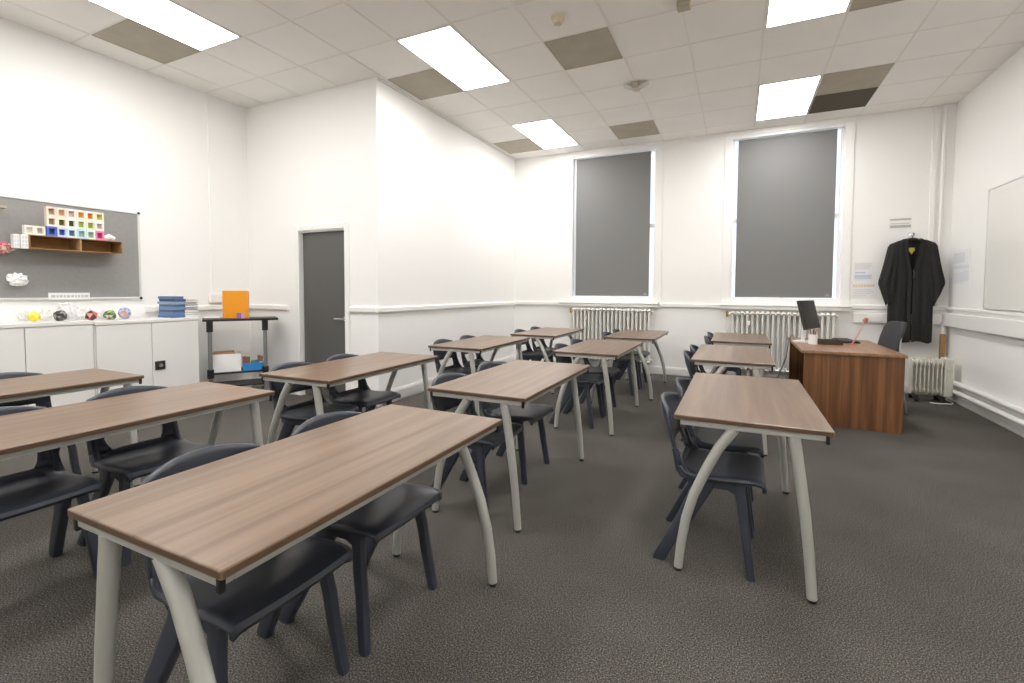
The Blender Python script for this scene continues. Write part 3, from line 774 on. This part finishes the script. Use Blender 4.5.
for r_ in range(3):
    for c_ in range(6):
        col, inn = CUBES[r_][c_]
        o = make_cube(.067, .0855, col, inn)
        o.location = (XL+.017+.155, 2.012 + .0685*c_, 1.7205 + .086*r_)
        tag(o, '%s paper cube with window hole, %s tier, %s along on the cardboard shelf' % (cn[r_][c_], tier[r_], place[c_]), 'paper cube', 'paper cubes on the cardboard shelf')
for q, yy in enumerate((1.872, 1.940)):
    o = make_cube(.066, .080, (.85,.84,.79), ((.75,.72,.62),(.45,.42,.30))[q]); o.location = (XL+.017+.14, yy, 1.7205)
    tag(o, ['white paper cube at the outer end of the cardboard shelf', 'white paper cube between the outer white one and the dark blue one'][q], 'paper cube', 'paper cubes on the cardboard shelf')
o = MB().tube([(0,0,.025),(.0,.045,.045),(.0,.085,.03)], [.022,.03,.02], 8).build('paper_roll', M['paper']); o.location = (XL+.14, 2.405, 1.7185)
tag(o, 'crumpled white paper roll next to the cubes on the shelf end', 'paper roll')
# things pinned on the board
def crumple(name, r, mat, loc, sq, seed, lab, cat):
    bm = bmesh.new(); bmesh.ops.create_icosphere(bm, subdivisions=3, radius=1)
    q = random.Random(seed)
    for v in bm.verts:
        s_ = q.uniform(.70, 1.12); v.co = Vector((v.co.x*sq[0]*s_*r, v.co.y*sq[1]*s_*r, v.co.z*sq[2]*s_*r))
    me = bpy.data.meshes.new(name); bm.to_mesh(me); bm.free()
    for mm in (mat if isinstance(mat, list) else [mat]): me.materials.append(mm)
    if isinstance(mat, list):
        for p_ in me.polygons: p_.material_index = q.randrange(len(mat))
    o = bpy.data.objects.new(name, me); COL.objects.link(o); o.location = loc; tag(o, lab, cat); return o
crumple('paper_rosette', .072, M['paper'], (XL+.017+.055, 1.82, 1.343), (.7,1,.78), 4, 'white folded paper rosette pinned low on the pinboard', 'paper ornament')
crumple('paper_flower', .075, [plain('pink_paper',(.62,.10,.22),.8), plain('pale_pink_paper',(.75,.40,.38),.8), plain('peach_paper',(.78,.62,.42),.8)], (XL+.017+.055, 1.722, 1.60), (.7,1.1,.75), 9, 'pink folded paper flower pinned on the pinboard', 'paper ornament')
o = MB().box(0,-.4,0,.16,.0,.02).build('wooden_shelf', plain('pale_wood_shelf', (.45,.38,.29), .6), bevel=.003); o.location = (XL+.017, 1.74, 1.92)
tag(o, 'thin pale wooden shelf high on the pinboard at the picture edge', 'shelf')

# conduit and socket on the pinboard wall
struct('trim_16', MB().box(XL, 3.50, 1.215, XL+.012, 3.53, CEIL), M['wall'])
sk = empty('power_socket', (XL+.0, 3.545, 1.16)); tag(sk, 'white double power socket on the wall above the trolley', 'socket')
MB().box(0,-.085,-.05,.045,.085,.05).build('socket_box', M['gloss_white'], sk, bevel=.004)
for y_ in (-.04, .04): MB().box(.045,y_-.014,.005,.05,y_+.014,.03).build('switch_rocker', M['paper'], sk, bevel=.002)

# ------------------------------------------------------------------ white cupboards
CF = -5.15
def cupboard(y0, y1, ztop, lab, lock):
    root = empty('cupboard', (XL+.024, (y0+y1)/2, 0)); tag(root, lab, 'cupboard', 'white cupboards')
    hw = (y1-y0)/2; D_ = CF-(XL+.024)
    m = MB(); m.box(0,-hw,.0,D_-.02,hw,ztop-.03); m.build('carcass', M['cabinet'], root, bevel=.002)
    MB().box(0,-hw-.0,ztop-.03,D_+.005,hw,ztop).build('cupboard_top', M['cabinet'], root, bevel=.003)
    for s_ in (-1, 1):
        a, b = sorted((s_*.003, s_*(hw-.012)))
        dr = MB().box(D_-.02,a,.05,D_,b,ztop-.036).build('cupboard_door', M['cabinet'], root, bevel=.0015)
        if s_ > 0 and lock:
            pl = MB().box(D_,.02,.47,D_+.012,.11,.555).build('lock_plate', plain('dark_lock', (.03,.028,.025), .4), dr, bevel=.003)
            MB().tube([(D_+.012,.065,.512),(D_+.022,.065,.512)], .018, 14).build('lock_handle', M['chrome'], pl, smooth=True)
    return root
cupboard(2.180, 3.085, .970, 'white double-door cupboard with a dark lock beside the trolley', True)
cupboard(1.270, 2.177, .984, 'white double-door cupboard between lock cupboard and picture edge', False)
cupboard(.360, 1.262, .984, 'white double-door cupboard at the picture edge behind the cut-off table', False)
ZC1, ZC2 = .984, .970

def poly_ball(name, r, cols, loc, seed, lab, cat='paper polyhedron', sub=1):
    bm = bmesh.new(); bmesh.ops.create_icosphere(bm, subdivisions=sub, radius=r)
    q = random.Random(seed)
    me = bpy.data.meshes.new(name)
    if sub == 2:
        for v in bm.verts: v.co *= q.choice((.93, 1.04))
    zmin = min(v.co.z for v in bm.verts)
    for v in bm.verts: v.co.z -= zmin
    bm.to_mesh(me); bm.free()
    for k, c in enumerate(cols): me.materials.append(plain('%s_paper_%d' % (name, k), c, .6))
    for p_ in me.polygons: p_.material_index = q.randrange(len(cols))
    o = bpy.data.objects.new(name, me); COL.objects.link(o); o.location = loc
    o.rotation_euler = (0,0,q.uniform(0,3)); return tag(o, lab, cat, 'coloured paper polyhedra on the cupboards')
poly_ball('paper_polyhedron', .046, [(.85,.75,.10),(.80,.66,.05),(.90,.82,.25)], (-5.30, 1.835, ZC1), 1, 'yellow paper polyhedron on the white cupboard top')
poly_ball('paper_polyhedron', .048, [(.03,.03,.03),(.30,.29,.27),(.05,.04,.04),(.10,.09,.09)], (-5.30, 2.005, ZC1), 2, 'black and grey paper polyhedron on the white cupboard top', sub=2)
poly_ball('paper_polyhedron', .050, [(.70,.15,.12),(.72,.32,.28),(.08,.04,.04)], (-5.33, 2.235, ZC2), 3, 'red paper polyhedron on the white cupboard top')
poly_ball('paper_polyhedron', .050, [(.05,.07,.04),(.45,.45,.10),(.10,.22,.12),(.75,.74,.66)], (-5.36, 2.39, ZC2), 4, 'dark green and yellow paper polyhedron beside the blue one', sub=2)
poly_ball('paper_polyhedron', .056, [(.16,.28,.52),(.40,.50,.68),(.62,.28,.18),(.55,.55,.62)], (-5.36, 2.51, ZC2), 5, 'blue and orange paper polyhedron on the white cupboard top', sub=2)
# white straw skeleton solids
def straw(r, loc, seed, lab, sub=1, th=.006):
    bm = bmesh.new(); bmesh.ops.create_icosphere(bm, subdivisions=sub, radius=r)
    q = random.Random(seed); rot = Matrix.Rotation(q.uniform(0,3),3,'X') @ Matrix.Rotation(q.uniform(0,3),3,'Z')
    vs = [rot @ v.co for v in bm.verts]; es = [(e.verts[0].index, e.verts[1].index) for e in bm.edges]; bm.free()
    z0 = min(v.z for v in vs) - th
    m = MB()
    for a, b in es: m.tube([vs[a]-Vector((0,0,z0)), vs[b]-Vector((0,0,z0))], th, 6)
    o = m.build('straw_polyhedron', M['paper']); o.location = loc
    return tag(o, lab, 'straw polyhedron', 'white straw polyhedra on the cupboards')
straw(.052, (-5.45, 1.83, ZC1), 11, 'white straw polyhedron beside the yellow paper polyhedron')
straw(.056, (-5.45, 1.965, ZC1), 12, 'white straw polyhedron behind the gap between yellow and black polyhedra')
straw(.085, (-5.46, 2.12, ZC1+.0), 13, 'tall white straw polyhedron below the printed paper strip')
straw(.048, (-5.335, 2.115, ZC1), 14, 'small white straw polyhedron between the black and red polyhedra')
straw(.060, (-5.49, 2.27, ZC2), 15, 'white straw polyhedron behind the red paper polyhedron')
straw(.045, (-5.46, 2.38, ZC2), 16, 'small white straw polyhedron behind the green paper polyhedron')

# booklets in two stacks
bl = [(.09,.17,.34),(.12,.22,.40),(.06,.11,.25),(.18,.30,.45),(.10,.16,.30),(.28,.40,.52),(.07,.10,.22)]
nth = ['bottom','second','third','fourth','fifth','sixth','seventh','topmost']
z = ZC2 + .0005
for k in range(8):
    h_ = .0270; root = empty('booklet', (-5.33 + rr.uniform(-.010,.010), 2.915 + rr.uniform(-.010,.010), z), math.radians(rr.uniform(-2.5,2.5)))
    tag(root, 'blue-backed booklet, %s from below in the blue stack on the cupboard' % nth[k] if 0 < k < 7 else 'blue-backed booklet, %s of the blue stack on the cupboard' % nth[k], 'booklet', 'booklets stacked on the cupboard')
    c = plain('booklet_blue_%d' % k, bl[k % 7], .5)
    m = MB(); m.box(-.13,-.055,0,.13,.055,.005); m.box(-.13,-.055,h_-.005,.13,.055,h_); m.box(.124,-.055,.005,.13,.055,h_-.005); m.box(-.13,-.055,.005,.124,-.050,h_-.005)
    m.build('cover', c, root); MB().box(-.126,-.050,.005,.124,.052,h_-.005).build('pages', M['paper'], root)
    z += h_ + .0006
z = ZC2 + .0005
wc = [(.62,.60,.60),(.36,.33,.33),(.70,.68,.66),(.30,.33,.45),(.42,.36,.42),(.60,.60,.60),(.50,.42,.46),(.7,.7,.7)]
for k in range(7):
    h_ = .0255; root = empty('booklet', (-5.37 + rr.uniform(-.015,.015), 3.0 -.0 + .13 + rr.uniform(-.006,.006) - .0, z), math.radians(rr.uniform(-2,2)))
    root.location.y = 3.052; root.location.x = -5.345 + rr.uniform(-.012,.012)
    tag(root, 'pale-covered booklet, %s from below in the white stack' % nth[k] if 0 < k < 6 else 'pale-covered booklet, %s of the white stack beside the blue stack' % ('bottom' if k == 0 else 'topmost'), 'booklet', 'booklets stacked on the cupboard')
    c = plain('booklet_pale_%d' % k, wc[k], .6)
    m = MB(); m.box(-.13,-.068,0,.13,.068,.003); m.box(-.13,-.068,h_-.003,.13,.068,h_); m.box(-.13,-.068,.003,-.124,.068,h_-.003)
    m.build('cover', c, root); MB().box(-.124,-.064,.003,.126,.064,h_-.003).build('pages', M['paper'], root)
    z += h_ + .0006

# ------------------------------------------------------------------ trolley by the cupboard
P1, P2 = Vector((-5.185,3.215,0)), Vector((-4.895,3.665,0))
c0 = (P1+P2)/2; ang = math.atan2(P2.y-P1.y, P2.x-P1.x); half = (P2-P1).length/2
tv = empty('trolley', c0, ang); tag(tv, 'black and grey metal trolley table beside the white cupboards', 'trolley')
MB().box(-half-.065,-.045,.915,half+.135,.325,.94).build('trolley_top', M['black'], tv, bevel=.004)
for s_ in (-1, 1):
    x = s_*half
    pst = MB().tube([(x,0,.06),(x,0,.905)], .021, 14).build('post', M['grey_metal'], tv, smooth=True)
    MB().tube([(x,0,.80),(x,0,.913)], .032, 14).build('collar', M['black'], pst, smooth=True)
    MB().tube([(x,0,.29),(x,0,.385)], .033, 14).build('collar', M['black'], pst, smooth=True)
    MB().box(x-.022,-.06,.055,x+.022,.34,.095).build('base_foot', M['black'], tv, bevel=.008)
    for y in (-.045,.325): MB().tube([(x-.012,y,.027),(x+.012,y,.027)], .027, 12).build('caster', M['black'], tv, smooth=True)
MB().box(-half-.0,.022,.170,half+.0,.345,.190).build('trolley_shelf', M['black'], tv, bevel=.003)
MB().box(-half-.0,.022,.320,half+.0,.345,.340).build('trolley_shelf', M['black'], tv, bevel=.003)
MB().box(-half,.15,.065,half,.19,.09).build('stretcher', M['black'], tv, bevel=.003)
def on_trolley(x, y, z): return c0 + Matrix.Rotation(ang, 3, 'Z') @ Vector((x, y, z))
of = empty('file_folder', on_trolley(-.015,.10,.9405), ang-math.radians(26)); tag(of, 'bright orange folder standing upright on the trolley top', 'folder')
og = plain('orange_card', (.86,.33,.01), .55)
m = MB(); m.box(-.135,-.010,0,.135,-.007,.310); m.box(-.135,.020,0,.135,.023,.305); m.box(-.138,-.010,0,-.135,.023,.305); m.build('folder_cover', og, of)
MB().box(-.132,-.0065,.004,.128,.0195,.297).build('folder_paper', M['paper'], of)
pc = empty('tissue_cube', on_trolley(.03,-.012,.9405), ang); tag(pc, 'small purple and pink cube before the orange folder', 'cube')
MB().box(-.038,-.026,0,.0,.026,.062).build('cube_half', plain('purple_card', (.22,.13,.42), .6), pc, bevel=.003)
MB().box(.0003,-.026,0,.038,.026,.062).build('cube_half', plain('pink_card', (.72,.30,.36), .6), pc, bevel=.003)
pt = empty('paper_tray', on_trolley(-.215,.14,.9405), ang); tag(pt, 'flat grey tray with papers on the trolley top', 'tray')
MB().box(-.12,-.10,0,.06,.10,.010).build('tray_base', plain('tray_grey', (.22,.21,.20), .5), pt, bevel=.003)
MB().box(-.105,-.08,.010,.045,.08,.016).build('papers', M['paper'], pt)
wbx = empty('storage_box', on_trolley(-.115,.19,.3405), ang); tag(wbx, 'open white box of brown envelopes on the trolley shelf', 'box')
m = MB(); w2, d2, h2, t2 = .14,.13,.20,.004
m.box(-w2,-d2,0,w2,d2,t2); m.box(-w2,-d2,t2,w2,-d2+t2,h2); m.box(-w2,d2-t2,t2,w2,d2,h2); m.box(-w2,-d2+t2,t2,-w2+t2,d2-t2,h2); m.box(w2-t2,-d2+t2,t2,w2,d2-t2,h2)
m.build('box_body', M['paper'], wbx)
MB().box(-w2+.01,-d2+.01,t2,w2-.06,d2-.01,h2+.012).build('envelopes', M['card'], wbx, bevel=.003)
bt = empty('storage_tray', on_trolley(.15,.17,.3405), ang); tag(bt, 'blue plastic tray of small coloured things on the trolley shelf', 'tray')
blu = plain('blue_plastic', (.03,.24,.62), .4)
m = MB(); w2, d2, h2, t2 = .105,.13,.085,.005
m.box(-w2,-d2,0,w2,d2,t2); m.box(-w2,-d2,t2,w2,-d2+t2,h2); m.box(-w2,d2-t2,t2,w2,d2,h2); m.box(-w2,-d2+t2,t2,-w2+t2,d2-t2,h2); m.box(w2-t2,-d2+t2,t2,w2,d2-t2,h2)
m.build('tray_body', blu, bt, bevel=.002)
cc = [(.20,.12,.06),(.10,.30,.12),(.70,.62,.52),(.45,.10,.08),(.12,.12,.12)]
for k in range(9):
    x, y = -.07+.07*(k % 3), -.085+.075*(k//3)
    m = MB(); h_ = rr.uniform(.08,.16); m.tube([(x,y,.006),(x+rr.uniform(-.02,.02),y+rr.uniform(-.02,.02),h_)], [.026,.018], 8)
    m.build('craft_item', plain('craft_%d' % k, cc[k % 5], .6), bt)

# ------------------------------------------------------------------ world (daylight outside), camera, view
W = bpy.data.worlds.new('daylight'); S.world = W; W.use_nodes = True
W.node_tree.nodes['Background'].inputs[0].default_value = (.82, .90, 1.0, 1)
W.node_tree.nodes['Background'].inputs[1].default_value = 1.2

f_, cyo, yaw, pitch, roll = 472.2366, -29.952, .4452, .0438, .0047
fwd = Vector((-math.sin(yaw), math.cos(yaw), 0)); right = Vector((math.cos(yaw), math.sin(yaw), 0)); up = Vector((0,0,1))
f2 = fwd*math.cos(pitch) - up*math.sin(pitch); u2 = up*math.cos(pitch) + fwd*math.sin(pitch)
r3 = right*math.cos(roll) + u2*math.sin(roll); u3 = u2*math.cos(roll) - right*math.sin(roll)
cam = bpy.data.cameras.new('camera'); co = bpy.data.objects.new('camera', cam); COL.objects.link(co)
mw = Matrix((r3, u3, -f2)).transposed().to_4x4(); mw.translation = Vector((0,0,CAM_H)); co.matrix_world = mw
cam.sensor_fit = 'HORIZONTAL'; cam.sensor_width = 36; cam.lens = f_/1024*36; cam.shift_y = cyo/1024
cam.clip_start = .02; cam.clip_end = 100
S.camera = co
vs = S.view_settings
S.display_settings.display_device = 'sRGB'
vs.view_transform = 'Standard'; vs.look = 'None'; vs.exposure = 0.18; vs.gamma = 1.0; vs.use_curve_mapping = False
S.cycles.max_bounces = 12; S.cycles.diffuse_bounces = 7
